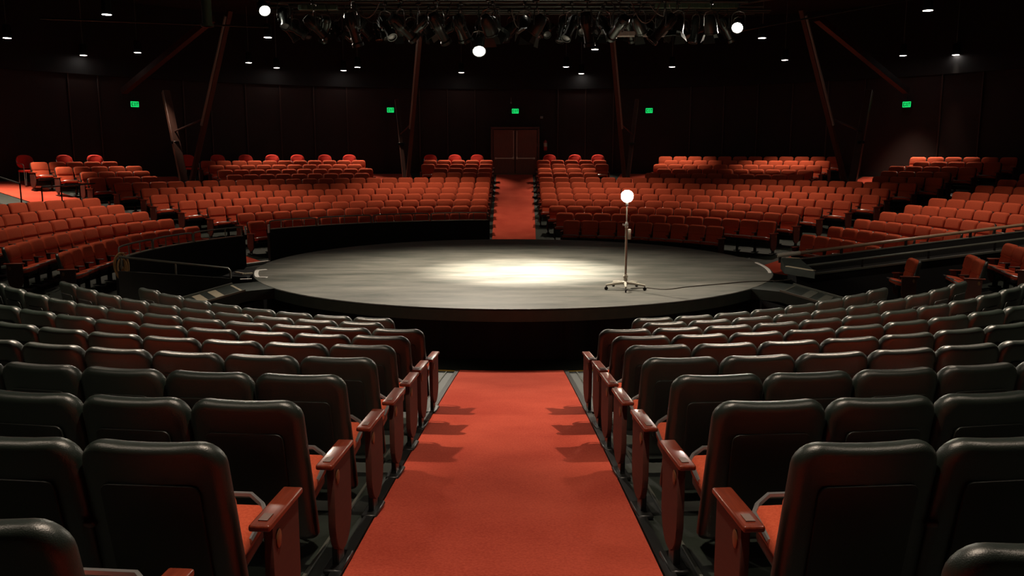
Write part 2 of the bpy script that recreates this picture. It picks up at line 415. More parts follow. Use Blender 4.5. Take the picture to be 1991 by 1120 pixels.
# ramps from the stage into the vomitories, with beige stripes
def stripe_ramp(sgn, lb, stripe):
    n0 = Vector((sgn*4.55, -3.50, 0)); f0 = Vector((sgn*5.05, -2.70, 0))
    dr = Vector((sgn*.80, -.60, 0)).normalized(); L = 3.6; slope = -.19
    root = empty('stage_ramp', (n0.x, n0.y, 0), label='black ramp with striped treads falling from the %s side of the stage' % lb, cat='ramp', group='ramps off the stage')
    def P(u, v, dz=0):       # u across 0..1, v along
        q = n0.lerp(f0, u) + dr*v; return Vector((q.x-n0.x, q.y-n0.y, -2.325 + (slope*max(0, v)) + dz + ZO))
    bm = bmesh.new(); S = []
    for v in (-.75, 0, L):
        S.append([bm.verts.new(P(0, v)), bm.verts.new(P(1, v)), bm.verts.new(P(1, v, -.18)), bm.verts.new(P(0, v, -.18))])
    for i in range(2):
        for k in range(4): bm.faces.new((S[i][k], S[i][(k+1) % 4], S[i+1][(k+1) % 4], S[i+1][k]))
    bm.faces.new(S[0]); bm.faces.new(S[-1][::-1])
    finish('ramp_deck', bm, M['floor'], root, smooth=False)
    bm = bmesh.new()
    for i in range(12):
        v = .06 + i*.27
        for (a, b) in ((v, v+.14),) if i else ((v-.04, v+.0),):
            q = [P(.12, a, .004), P(.88, a, .004), P(.88, b, .004), P(.12, b, .004)]
            t = [bm.verts.new(x) for x in q]; u = [bm.verts.new(x-Vector((0, 0, .006))) for x in q]
            bm.faces.new(t); bm.faces.new(u[::-1])
            for k in range(4): bm.faces.new((t[k], t[(k+1) % 4], u[(k+1) % 4], u[k]))
    finish('tread_stripes', bm, stripe, root, smooth=False)
    bm = bmesh.new()
    for u in (.03, .97): prism_between(bm, P(u, 0, .012), P(u, L, .012), .04, .03)
    finish('ramp_edging', bm, M['rail'], root, smooth=False)
    bm = bmesh.new()
    T = [P(0, -.3, -.18), P(0, L, -.18)]; b0 = [Vector((t.x, t.y, .0)) for t in T]
    T2 = [P(1, -.3, -.18), P(1, L, -.18)]; b2 = [Vector((t.x, t.y, .0)) for t in T2]
    a = [bm.verts.new(p) for p in (T[0], T[1], b0[1], b0[0])]; b = [bm.verts.new(p) for p in (T2[0], T2[1], b2[1], b2[0])]
    bm.faces.new(a); bm.faces.new(b[::-1])
    for k in range(4): bm.faces.new((a[k], a[(k+1) % 4], b[(k+1) % 4], b[k]))
    finish('ramp_base', bm, M['curtain'], root, smooth=False)
M['stripe_dark'] = mat('dark_grey_stripe', (.06, .062, .045), .8, noise=(20, (.075, .076, .058), .3, .7))  # darker grey stripes for the right ramp
stripe_ramp(-1, 'left', M['stripe']); stripe_ramp(1, 'right', M['stripe_dark'])

# white marks at the stage edge
def arc_pts(r, a0, a1, z, n=10): return [pol(r, a0+(a1-a0)*i/n, z) + Vector((0, .08, 0)) for i in range(n+1)]
p = [pol(5.06, -100.3, ST+.006)+Vector((0, .08, 0))] + arc_pts(5.22, -101.5, -112.5, ST+.006) + [pol(5.06, -113.5, ST+.006)+Vector((0, .08, 0))]
tag(strip('edge_tape', p, .075, .008, M['white']), 'thick white bracket-shaped tape mark on the left edge of the stage', 'tape mark')
tag(strip('edge_tape', arc_pts(5.22, 87.5, 105.5, ST+.006), .06, .010, M['white']), 'straight white tape line along the right edge of the stage', 'tape mark')
tag(strip('edge_tape', [V(-5.42, -1.35, -2.30), V(-5.22, -1.48, -2.31), V(-5.08, -1.40, -2.31)], .06, .02, M['stripe']), 'short cream strip just left of the white bracket mark', 'tape mark')
tag(strip('edge_tape', [V(-5.06, -2.22, -2.31), V(-4.86, -2.16, -2.31)], .05, .012, M['white']), 'short white strip below the bracket mark at the left ramp', 'tape mark')
# small landing that carries the cream strip
bm = bmesh.new(); box(bm, V(-5.36, -1.15, -2.42), (.50, .95, .16), rot=Matrix.Rotation(rad(18), 3, 'Z') if False else None, bev=.01, seg=1)
tag(finish('landing_block', bm, M['blackwall']), 'small black landing block at the left edge of the stage', 'platform')
bm = bmesh.new()
P0 = [V(5.30, -1.35, -2.18), V(5.66, -2.02, -2.18), V(5.80, -.70, -2.10), V(5.45, -.62, -2.10)]
t = [bm.verts.new(q) for q in P0]; u = [bm.verts.new((q.x, q.y, -2.32+ZO)) for q in P0]
bm.faces.new(t); bm.faces.new(u[::-1])
for k in range(4): bm.faces.new((t[k], t[(k+1) % 4], u[(k+1) % 4], u[k]))
wd = finish('wedge_step', bm, M['floor'], smooth=False)
tag(wd, 'small dark wedge step at the foot of the right ramp rails', 'step')
bm = bmesh.new(); prism_between(bm, P0[0]+Vector((.05, .02, .006)), P0[1]+Vector((.0, .03, .006)), .07, .012); prism_between(bm, P0[3]+Vector((.1, 0, .006)), P0[2]+Vector((0, -.02, .006)), .05, .012)
o = finish('wedge_edging', bm, M['stripe'], wd, smooth=False)

# ------------------------------------------------------------------ side ramp with rails on the right
def ramp_wall(name, y, xs, z0, z1, zb=-3.1):
    return quadwall(name, (xs[0], y, 0), (xs[1], y, 0), z0, z1, zb, .06, M['blackwall'])
sl = (1.65-2.31)/(10.9-5.69)*-1
ramp_wall('wall_ramp_far', .35, (6.15, 12.6), -2.25, -1.43)
ramp_wall('wall_ramp_near', -.65, (5.77, 12.4), -2.47, -1.64)
bm = bmesh.new()
a = [V(5.9, .3, -2.56), V(12.5, .3, -1.72), V(12.5, -.6, -1.72), V(5.9, -.6, -2.56)]
t = [bm.verts.new(q) for q in a]; u = [bm.verts.new(q-Vector((0, 0, .1))) for q in a]
bm.faces.new(t); bm.faces.new(u[::-1])
for k in range(4): bm.faces.new((t[k], t[(k+1) % 4], u[(k+1) % 4], u[k]))
tag(finish('side_ramp', bm, M['blackwall'], smooth=False), 'dark side ramp rising to the right between two low walls', 'ramp')
def handrail(name, pts, r, m, posts, post_h, label, group, cat='handrail', postm=None, endm=None, endpts=None):
    """pts: world points of the rail; posts: list of world points at the rail, each dropping post_h"""
    base = Vector((pts[0][0], pts[0][1], pts[0][2]-post_h))
    root = empty(name, base, label=label, cat=cat, group=group)
    bm = bmesh.new(); tube(bm, [Vector(p)-base for p in pts], r, 8); finish('rail', bm, m, root)
    for q in posts:
        bm = bmesh.new(); q = Vector(q)-base; tube(bm, [q, q-Vector((0, 0, post_h))], r*.9, 8); finish('post', bm, postm or m, root)
    if endpts:
        bm = bmesh.new(); tube(bm, [Vector(p)-base for p in endpts], r*1.25, 8); tag(finish('rail_end', bm, endm, root), label='pale worn rail end')
    return root
def lerp_pts(p, q, ts): return [Vector(p).lerp(Vector(q), t) for t in ts]
a, b = V(5.68, .35, -2.17), V(12.5, .35, -1.30)
handrail('ramp_handrail', [a, b], .035, M['rimwood'], lerp_pts(a, b, (.008, .2, .4, .6, .8)), .16, 'long brown handrail on the far side of the right ramp', 'rails of the right ramp', endm=M['railbright'], endpts=[a, a.lerp(b, .07)], postm=M['blackmetal'])
a, b = V(5.77, -.65, -2.285), V(12.4, -.65, -1.44)
handrail('ramp_handrail', [a, b], .026, M['rail'], lerp_pts(a, b, (.004, .2, .4, .6, .8)), .19, 'upper dark green rail on the near side of the right ramp', 'rails of the right ramp', postm=M['blackmetal'])
a, b = V(5.78, -.69, -2.46), V(12.4, -.69, -1.63)
tag(strip('capping_rail', [a, b], .06, .035, M['rail']), 'lower dark green capping rail on the near wall of the right ramp', 'capping rail')
a, b = V(6.15, .35, -2.245), V(12.6, .35, -1.425)
tag(strip('capping_rail', [a, b], .075, .022, M['rail']), 'thin dark capping on the far wall of the right ramp', 'capping rail')

# guard rails on top of the low left walls
def guard(a0, a1, zt, zb, label, np=3, r=7.97):
    n = 8; arc = [pol(r, a0+(a1-a0)*i/n, zt) for i in range(n+1)]
    sa = .45 if a1 > a0 else -.45
    pts = [pol(r, a0-sa*.0, zb), pol(r, a0, zt-.05)] + [pol(r, a0+sa*.35, zt-.012)] + arc[1:-1] + [pol(r, a1-sa*.35, zt-.012), pol(r, a1, zt-.05), pol(r, a1, zb)]
    base = pol(r, a0, zb); root = empty('guard_rail', base, label=label, cat='guard rail', group='guard rails on the low black walls')
    bm = bmesh.new(); tube(bm, [q-base for q in pts], .019, 8); finish('rail', bm, M['rail'], root)
    for i in range(1, np):
        q = pol(r, a0+(a1-a0)*i/np, zt)-base
        bm = bmesh.new(); tube(bm, [q, q-Vector((0, 0, zt-zb))], .014, 6); finish('post', bm, M['rail'], root)
    bm = bmesh.new(); bot = [pol(r, a0+(a1-a0)*i/n, zb+.012)-base for i in range(n+1)]
    for u, v in zip(bot[:-1], bot[1:]): prism_between(bm, u, v, .11, .022)
    finish('wall_capping', bm, M['rail'], root, smooth=False)
    return root
segs = [(-54.2, -43.6), (-43.1, -31.3), (-30.8, -18.6), (-18.1, -5.7)]
for (a0, a1), w in zip(segs, ('first', 'second', 'third', 'fourth')):
    guard(a0, a1, -1.765, -2.0, '%s guard rail segment from the left on the wall behind the stage' % w, 4)
segs = [(-96.0, -84.6), (-84.2, -73.2), (-72.8, -60.9)]
for (a0, a1), w in zip(segs, ('leftmost', 'middle', 'rightmost')):
    guard(a0, a1, -1.86, -2.10, '%s guard rail segment on the wall below the left block' % w, 3)
for az, zt, lb in ((-54.7, -1.99, 'white painted edge strip at the left end of the wall behind the stage'), (-60.2, -1.86, 'white painted edge strip at the right end of the left block wall')):
    bm = bmesh.new(); q = pol(7.93, az, zt)
    box(bm, (q.x, q.y, q.z-.10 if az < -58 else q.z+.02), (.05, .05, .22), bev=.008, seg=1)
    tag(finish('edge_marker', bm, M['white']), lb, 'edge marker')
# rail on the left vomitory wall
a, b = pol(5.67, -108, -2.17), pol(7.6, -108, -1.875)
handrail('vomitory_handrail', [a-Vector((0, 0, .19)), a-Vector((0, 0, .05)), a+(b-a)*.02, b], .022, M['rail'], lerp_pts(a, b, (.5, .98)), .22, 'dark handrail on the left vomitory wall, falling towards the stage', None)
# rope coil hung at its upper end
bm = bmesh.new()
for k, (w, h, t) in enumerate(((.10, .26, .0), (.13, .33, .02), (.085, .22, -.02))):
    c = pol(7.60, -107.6, -1.98) + Vector((.03*k, t, -.02*k)); pts = []
    for i in range(19):
        a = 2*PI*i/18
        pts.append(c + Vector((w*math.sin(a)*.8, w*math.sin(a)*.4, h*math.cos(a)*.75 - .06)))
    tube(bm, pts, .020, 6, caps=False)
tube(bm, [pol(7.58, -107.4, -2.05), pol(7.53, -107.2, -2.2), pol(7.5, -107.0, -2.36)], .045, 8, radii=[.02, .05, .035])
tag(finish('rope_coil', bm, M['rope']), 'tan rope coil hanging at the top end of the left vomitory rail', 'rope')

# dark railing by the left aisle
for (r0, az0, r1, az1, zt, lb) in ((15.2, -66.0, 18.9, -64.6, None, 'black handrail beside the upper left red carpet'), (14.6, -65.2, 14.9, -57.6, None, 'black barrier rail across the top of the left aisle')):
    A = pol(r0, az0, fz_far(r0, az0)+.72); B = pol(r1, az1, fz_far(r1, az1)+.72)
    handrail('aisle_railing', [A, B], .022, M['blackmetal'], lerp_pts(A, B, (0.0, .33, .66, 1.0)), .72, lb, 'black aisle railings', cat='railing')

# ------------------------------------------------------------------ CHAIRS
def wood_arm(bm):
    vs = box(bm, (0, .175, .556), (.080, .36, .026), bev=.009, seg=3)
def lean(vs, k=.20, z0=.87):      # recline: lower parts sit further forward
    for v in vs: v.co.y += (z0 - v.co.z)*k
def mk_shell(low=False):
    bm = bmesh.new(); slab(bm, .515, .095, .72, {'tl': .085, 'tr': .085, 'bl': .03, 'br': .03}, .040, 3 if low else 6, 2 if low else 4)
    if not low: bisect_x(bm, (-.17, -.09, 0, .09, .17))
    for v in bm.verts:
        v.co.z += .15; v.co.y -= .02
        f = (.87 - v.co.z)/.72; v.co.x *= 1 + .06*min(1, f*1.3)
        v.co.y += .28*v.co.x**2
        if v.co.z > .8: v.co.z -= .006*(1-min(1, abs(v.co.x)/.18)**2)
    lean(bm.verts, .20); return bm
def mk_inset():
    bm = bmesh.new(); slab(bm, .36, .012, .42, {'tl': .03, 'tr': .03, 'bl': .03, 'br': .03}, .005, 3, 2)
    for v in bm.verts:
        v.co.z += .30; v.co.y -= .070
    lean(bm.verts, .20); return bm
def mk_pad(low=False, far=False):
    bm = bmesh.new()
    up = (.505, .115, .265, .615, .030, .080) if far else (.470, .070, .205, .625, .022, .075)
    for (w, d, h, z, y, c) in (up, (.485, .070, .30, .335, .040, .03)):
        vs, fs = slab(bm, w, d, h, {'tl': c, 'tr': c, 'bl': .03, 'br': .03}, min(.05, d*.45), 2 if low else 4, 2 if low else 4)
        for v in vs: v.co.z += z; v.co.y += y + .24*v.co.x**2
    lean(bm.verts, .20); return bm
def seat_xform(v):
    v.co.y += .255
    v.co.z += .352 + (v.co.y-.05)*.16
def mk_seat(low=False):
    bm = bmesh.new(); vs = box(bm, (0, .02, .015), (.50, .40, .095), bev=.04, seg=2 if low else 4)
    bmesh.ops.translate(bm, vec=(0, .0, .0), verts=bm.verts)
    for v in bm.verts:
        if v.co.y > .05: v.co.y -= .9*max(0, abs(v.co.x)-.15)
        seat_xform(v)
    return bm
def mk_pan(low=False):
    bm = bmesh.new(); box(bm, (0, .02, -.055), (.46, .39, .075), bev=.02, seg=2)
    for v in bm.verts:
        if v.co.y > .05: v.co.y -= .9*max(0, abs(v.co.x)-.15)
    for v in bm.verts: seat_xform(v)
    return bm
def mk_rim():
    bm = bmesh.new()
    pts = [Vector((-.247, -.05, .03)), Vector((-.247, .115, .042)), Vector((-.215, .165, .050)), Vector((-.15, .222, .054)), Vector((.15, .222, .054)), Vector((.215, .165, .050)), Vector((.247, .115, .042)), Vector((.247, -.05, .03))]
    tube(bm, pts, .012, 6)
    for v in bm.verts: seat_xform(v)
    return bm
def mk_leg(low=False):
    bm = bmesh.new(); box(bm, (0, .17, .275), (.032, .10, .53), bev=.006, seg=1); box(bm, (0, .17, .012), (.09, .22, .024), bev=.006, seg=1); return bm
def mk_endpanel():
    bm = bmesh.new(); pts = []
    for i in range(11):
        a = PI + PI*i/10; pts.append((.185 + .135*math.cos(a), .24 + .16*math.sin(a)))
    pts += [(.325, .545), (.045, .545)]
    L = [[bm.verts.new((x, y, z)) for (y, z) in pts] for x in (-.017, .017)]
    n = len(pts)
    bm.faces.new(L[0][::-1]); bm.faces.new(L[1])
    for k in range(n): bm.faces.new((L[0][k], L[0][(k+1) % n], L[1][(k+1) % n], L[1][k]))
    bmesh.ops.bevel(bm, geom=bm.edges[:], offset=.004, segments=1, affect='EDGES')
    return bm
def mk_badge():
    bm = bmesh.new(); lathe(bm, [(.024, 0), (.024, .004), (.019, .006)], 16, mtx=Matrix.Rotation(PI/2, 3, 'Y')); 
    for v in bm.verts: v.co.z *= 1.5
    return bm
def mk_armplate():
    bm = bmesh.new(); box(bm, (0, .065, .5705), (.034, .06, .003)); return bm
def to_mesh(name, bm, m):
    me = bpy.data.meshes.new(name); bmesh.ops.recalc_face_normals(bm, faces=bm.faces); bm.to_mesh(me); bm.free()
    me.materials.append(m)
    for p in me.polygons: p.use_smooth = True
    me.set_sharp_from_angle(angle=rad(40)); return me
def midarm_bm():
    bm = bmesh.new(); box(bm, (0, .165, .545), (.046, .33, .024), bev=.009, seg=3); return bm
def arm_bm():
    bm = bmesh.new(); wood_arm(bm); return bm
CM = {'back_shell': to_mesh('back_shell', mk_shell(), M['vinyl']), 'back_panel': to_mesh('back_panel', mk_inset(), M['panel']),
      'back_cushion': to_mesh('back_cushion', mk_pad(), M['fabric']), 'back_cushion_front': to_mesh('back_cushion_front', mk_pad(False, True), M['fabric']), 'seat_cushion': to_mesh('seat_cushion', mk_seat(), M['fabric']),
      'seat_pan': to_mesh('seat_pan', mk_pan(), M['blackmetal']), 'seat_rim': to_mesh('seat_rim', mk_rim(), M['rimmetal']),
      'armrest': to_mesh('armrest', arm_bm(), M['wood']), 'armrest_mid': to_mesh('armrest_mid', midarm_bm(), M['darkarm']), 'leg': to_mesh('leg', mk_leg(), M['blackmetal']),
      'end_panel': to_mesh('end_panel', mk_endpanel(), M['laminate']), 'row_badge': to_mesh('row_badge', mk_badge(), M['plate']),
      'arm_plate': to_mesh('arm_plate', mk_armplate(), M['armplate'])}
LM = {'back_shell': to_mesh('back_shell_far', mk_shell(True), M['vinyl']), 'back_cushion': to_mesh('back_cushion_far', mk_pad(True, True), M['fabric']),
      'seat_cushion': to_mesh('seat_cushion_far', mk_seat(True), M['fabric'])}
PX = .288            # arm centre from chair centre
def pieces(kind, end):
    """(name, mesh key, x offset, mirrored) for one chair; end in '', 'l', 'r' marks the aisle side"""
    L = [('back_shell', 0), ('back_cushion', 0), ('seat_cushion', 0), ('seat_pan', 0)]
    if kind == 'near': L.insert(1, ('back_panel', 0))
    L.append(('seat_rim', 0))
    return L
def make_chair(kind, m, az, end, label, group, sx=1.0):
    """end: side of the chair (seen facing the stage) that closes the row: '', 'l', 'r'"""
    r = R(m)
    z = (top_near(m, az) if kind == 'near' else top_far(m, az)) - SEATH
    root = empty('theatre_chair', pol(r, az, z), PI - rad(az) + PI*0, label, 'theatre chair', group)
    root.scale = (sx, 1, 1)
    if m == 9 and kind == 'near': root.location.z -= .062 if az > 0 else .0
    def add(name, x=0., y=0., z=0., par=root, mesh=None):
        o = bpy.data.objects.new(name, CM[mesh or name]); C.objects.link(o); o.parent = par; o.location = (x, y, z); return o
    shell = add('back_shell')
    if kind == 'near': add('back_panel', par=shell)
    add('back_cushion', mesh='back_cushion' if kind == 'near' else 'back_cushion_front'); pan = add('seat_pan'); add('seat_cushion'); add('seat_rim', par=pan)
    px = .27
    # shared armrest stands on the +x side of every chair, and on both sides of the first one
    sides = [1] + ([-1] if end in ('l', 'both') else [])
    for s in sides:
        last = (end == 'r' and s == 1) or (end == 'l' and s == -1) or end == 'both'
        if last and kind == 'near': px = {8: .372, 7: .353, 6: .352, 5: .33, 4: .325, 3: .31, 2: .30, 9: .36}.get(m, .29) + (.018 if az > 0 else 0)
        a = add('armrest', s*px, mesh='armrest' if last else 'armrest_mid'); add('leg', s*px)
        if last:
            a2 = add('end_panel', s*(px+.012)); b = add('row_badge', s*.017, .10, .475, a2)
            if s < 0: b.rotation_euler = (0, 0, PI)
            if kind == 'near': add('arm_plate', 0, 0, 0, a)
    return root

CAM = Vector((.06, -D, 0)); F = 1650.
def project(p):
    x = p.x-CAM.x; y = p.y-CAM.y; z = p.z-ZO
    c, s = math.cos(rad(.26)), math.sin(rad(.26)); x, y = x*c + y*s, -x*s + y*c
    P = rad(9.02); dep = y*math.cos(P) - z*math.sin(P); v = y*math.sin(P) + z*math.cos(P)
    return (995.5 + F*x/dep, 560 - F*v/dep, dep) if dep > .3 else (9e9, 9e9, dep)
chairs = []      # dict(kind, m, az, block, row, seat, sx, end)
def row(kind, block, m, az0, az1, pitch, sx, skips=(), aisle='start', rowno=0):
    """chairs from az0 towards az1 (centres), in degrees"""
    st_ = math.degrees(pitch/R(m)); n = int(abs(az1-az0)/st_ + .35) + 1; sg = 1 if az1 > az0 else -1
    lst = []
    for i in range(n):
        az = az0 + sg*st_*i
        half = math.degrees(.25/R(m))
        if any(lo-half < az < hi+half for lo, hi in skips): lst.append(None); continue
        lst.append(dict(kind=kind, block=block, m=m, az=az, row=rowno, seat=i+1, sx=sx, end=''))
    # ends: local +x of the chair (root rotated so +y looks at the centre)
    for i, d in enumerate(lst):
        if not d: continue
        prev = lst[i-1] if i > 0 else None; nxt = lst[i+1] if i < len(lst)-1 else None
        # increasing az goes to local -x side
        if prev is None or nxt is None:
            side_prev = 'r' if sg > 0 else 'l'; side_next = 'l' if sg > 0 else 'r'
            if prev is None and nxt is None: d['end'] = 'both'
            elif prev is None: d['end'] = side_prev
            else: d['end'] = side_next
    chairs.extend([d for d in lst if d])
# near blocks
for m in range(0, 10):
    xl, xr = {0: (1.64, 1.70), 1: (1.62, 1.68), 2: (1.087, 1.126), 6: (1.142, 1.183), 7: (1.163, 1.21), 8: (1.212, 1.286), 9: (1.295, 1.39)}.get(m, (1.115, 1.15))
    for sg, blk in ((-1, 'near left'), (1, 'near right')):
        a = math.degrees(math.asin((xl if sg < 0 else xr)/R(m)))
        e = {0: 39.6, 1: 42.4}.get(m, 42.0)
        row('near', blk, m, sg*(180-a), sg*(180-e), .53, 1.0, rowno=m+1)
# far blocks
outer = {0: 46.4, 1: 51.7, 2: 53, 3: 54.1, 4: 55.3, 5: 56, 6: 56.5, 7: 57.1, 8: 57.5, 9: 57.9, 10: 58.3, 11: 58.7, 12: 59.1}
redge = {0: 1.48, 1: 1.32, 2: 1.13}
fp = {0: .555, 1: .585}
cut = [(13.4, 19.1), (42.2, 48.4)]
for m in range(0, 13):
    p = fp.get(m, .58); sk = cut if m >= 8 else ()
    # right
    a = math.degrees(math.asin((redge.get(m, .91)+.28)/R(m)))
    if m < 12:
        row('far', 'far right', m, a, outer[m], p, p/.545, sk, rowno=m+1)
    else:
        row('far', 'far right', m, 19.6, outer[m], .60, 1.08, cut[1:], rowno=m+1)
    if 1 <= m < 12:
        a = math.degrees(math.asin((.87+.28)/R(m)))
        row('far', 'far left', m, -a, -outer[m], p, p/.545, [(-hi, -lo) for lo, hi in sk], rowno=m)
# side blocks
for m in range(0, 12):
    p = min(.58, .49 + .017*m); sx = p/.545
    if 1 <= m <= 5: row('far', 'left', m, -66.4, -101.0, p, sx, rowno=m)
    if m <= 8 or True:
        row('far', 'right', m, 66.4, 84.0, p, sx, rowno=m+1)
for m, az0, az1 in ((0, 98.1, 98.2), (1, 102.1, 105.6), (2, 98.5, 105.0), (3, 98.0, 105)):
    row('far', 'right end', m, az0, az1, .53, 1.0, rowno=m+1)

vis = []
for d in chairs:
    r = R(d['m']); z = (top_near(d['m'], d['az']) if d['kind'] == 'near' else top_far(d['m'], d['az']))
    px, py, dep = project(pol(r, d['az'], z-.2))
    if d['kind'] == 'near': mg = 260/max(dep, 1)+60
    else: mg = 70
    if dep > .5 and -mg < px < 1991+mg: d['dep'] = dep; d['px'] = px; vis.append(d)
near = [d for d in vis if d['kind'] == 'near']
far = sorted([d for d in vis if d['kind'] == 'far'], key=lambda d: d['dep'])
NIND = 300
ind = near + far[:max(0, NIND-len(near))]; rest = far[max(0, NIND-len(near)):]
print('chairs: near', len(near), 'far', len(far), 'individual', len(ind), 'merged', len(rest))
ORD = ['zeroth', 'first', 'second', 'third', 'fourth', 'fifth', 'sixth', 'seventh', 'eighth', 'ninth', 'tenth', 'eleventh', 'twelfth', 'thirteenth', 'fourteenth', 'fifteenth', 'sixteenth', 'seventeenth', 'eighteenth', 'nineteenth', 'twentieth', 'twenty-first', 'twenty-second', 'twenty-third', 'twenty-fourth', 'twenty-fifth', 'twenty-sixth', 'twenty-seventh', 'twenty-eighth', 'twenty-ninth', 'thirtieth', 'thirty-first', 'thirty-second']
TXT = {'near left': ('black-backed chair left of the near aisle, %s row from the stage, %s from the aisle', 'black-backed chairs in the near left block'),
       'near right': ('black-backed chair right of the near aisle, %s row from the stage, %s from the aisle', 'black-backed chairs in the near right block'),
       'far right': ('red chair right of the far aisle, %s row from the stage, %s from the aisle', 'red chairs in the far right block'),
       'far left': ('red chair left of the far aisle, %s row from the stage, %s from the aisle', 'red chairs in the far left block'),
       'left': ('red chair in the left side block, %s row from the front, %s from its aisle', 'red chairs in the left side block'),
       'right': ('red chair in the right side block, %s row from the front, %s from its aisle', 'red chairs in the right side block'),
       'right end': ('red side-on chair before the right ramp, %s row from stage, %s along', 'red chairs in front of the right ramp')}
for d in ind:
    t, g = TXT[d['block']]
    make_chair(d['kind'], d['m'], d['az'], d['end'], t % (ORD[d['row']], ORD[d['seat']]), g, d['sx'])
# the several hundred smaller chairs of the far rows: one object
bm = bmesh.new()
mats = [M['vinyl'], M['fabric'], M['blackmetal'], M['wood'], M['laminate'], M['rimmetal'], M['darkarm']]
src = [(LM['back_shell'], 0), (LM['back_cushion'], 1), (LM['seat_cushion'], 1), (CM['seat_pan'], 2), (CM['seat_rim'], 5), (CM['leg'], 2), (CM['armrest'], 3), (CM['end_panel'], 4), (CM['armrest_mid'], 6)]
me = bpy.data.meshes.new('theatre_chairs_far')
verts, faces, mi = [], [], []
for d in rest:
    base = Matrix.Translation(pol(R(d['m']), d['az'], top_far(d['m'], d['az'])-SEATH)) @ Matrix.Rotation(PI-rad(d['az']), 4, 'Z') @ Matrix.Diagonal((d['sx'], 1, 1, 1))
    L = [(src[i], 0) for i in range(5)]
    sides = [1] + ([-1] if d['end'] in ('l', 'both') else [])
    for s in sides:
        lst_ = (d['end'] == 'r' and s == 1) or (d['end'] == 'l' and s == -1) or d['end'] == 'both'
        L += [(src[5], s*(PX-.018)), (src[6] if lst_ else src[8], s*(PX-.018))]
        if (d['end'] == 'r' and s == 1) or (d['end'] == 'l' and s == -1) or d['end'] == 'both': L.append((src[7], s*(PX-.006)))
    for (mesh, k), x in L:
        M4 = base @ Matrix.Translation((x, 0, 0)); o0 = len(verts)
        verts.extend([M4 @ v.co for v in mesh.vertices])
        for p in mesh.polygons: faces.append([o0+i for i in p.vertices]); mi.append(k)
me.from_pydata(verts, [], faces)
for x in mats: me.materials.append(x)
me.polygons.foreach_set('material_index', mi); me.polygons.foreach_set('use_smooth', [True]*len(faces)); me.update()
me.set_sharp_from_angle(angle=rad(40)); bm.free()
o = bpy.data.objects.new('theatre_chairs', me); C.objects.link(o)
tag(o, 'mass of small red theatre chairs filling the upper far rows', 'theatre chairs', kind='stuff')

# round-backed loose chairs on the top level
def loose_chair(az, label, r=18.45):
    z = fz_far(r)
    root = empty('round_backed_chair', pol(r, az, z), PI-rad(az), label, 'chair', 'round-backed chairs along the top row')
    bm = bmesh.new(); n = 24; fr = []; bk = []
    for i in range(n):
        a = 2*PI*i/n; ca, sa = math.cos(a), math.sin(a)
        x = .27*abs(ca)**.8*(1 if ca > 0 else -1); zz = .74 + .22*abs(sa)**.75*(1 if sa > 0 else -1)
        fr.append((x, zz))
    for (y, s) in ((-.035, .90), (-.02, 1.0), (.015, 1.0), (.04, .88)):
        bk.append([bm.verts.new((x*s, y + .35*(x*s)**2 + (.9-(.74+(q-.74)*s))*.12, .74+(q-.74)*s)) for x, q in fr])
    for i in range(3):
        for k in range(n): bm.faces.new((bk[i][k], bk[i][(k+1) % n], bk[i+1][(k+1) % n], bk[i+1][k]))
    bm.faces.new(bk[0][::-1]); bm.faces.new(bk[-1]); finish('backrest', bm, M['fabric_bright'], root)
    bm = bmesh.new(); box(bm, (0, .27, .45), (.50, .46, .08), bev=.035, seg=3); finish('seat', bm, M['fabric_bright'], root)
    for sx in (-1, 1):
        bm = bmesh.new(); tube(bm, [(sx*.27, .46, .0), (sx*.27, .45, .62), (sx*.27, .40, .665), (sx*.27, .08, .70), (sx*.26, .03, .80)], .012, 6); finish('arm', bm, M['chrome'], root)
        for y in (.06, .47):
            bm = bmesh.new(); tube(bm, [(sx*.24, y, 0), (sx*.22, y, .42)], .012, 6); finish('leg', bm, M['chrome'], root)
import itertools
lc = [(77, -58.4), (141, -54.4), (193, -51.2), (363, -41.0), (420, -37.5), (474, -34.2), (527, -31.0), (577, -27.9), (631, -24.5), (681, -21.4), (840, -11.0), (888, -7.8), (932, -4.9), (1071, 4.6), (1119, 7.9), (1163, 10.9)]
names = ['at the far left end of the top row', 'second from the far left end of the top row', 'third from the far left end of the top row',
         'right behind the far left strut', 'first right of the far left strut', 'second right of the far left strut', 'third right of the far left strut', 'fourth right of the far left strut', 'fifth right of the far left strut', 'sixth right of the far left strut',
         'third left of the far double doors', 'second left of the far double doors', 'nearest left of the far double doors', 'nearest right of the far double doors', 'second right of the far double doors', 'third right of the far double doors']
def az_of_px(px, r, z):
    best = None
    for i in range(-7000, 7000):
        az = i*.01; q = pol(r, az, z); X = project(q)[0]
        if best is None or abs(X-px) < best[0]: best = (abs(X-px), az)
    return best[1]
for (px, az), nm in zip(lc, names):
    loose_chair(az, 'bright red round-backed chair ' + nm)

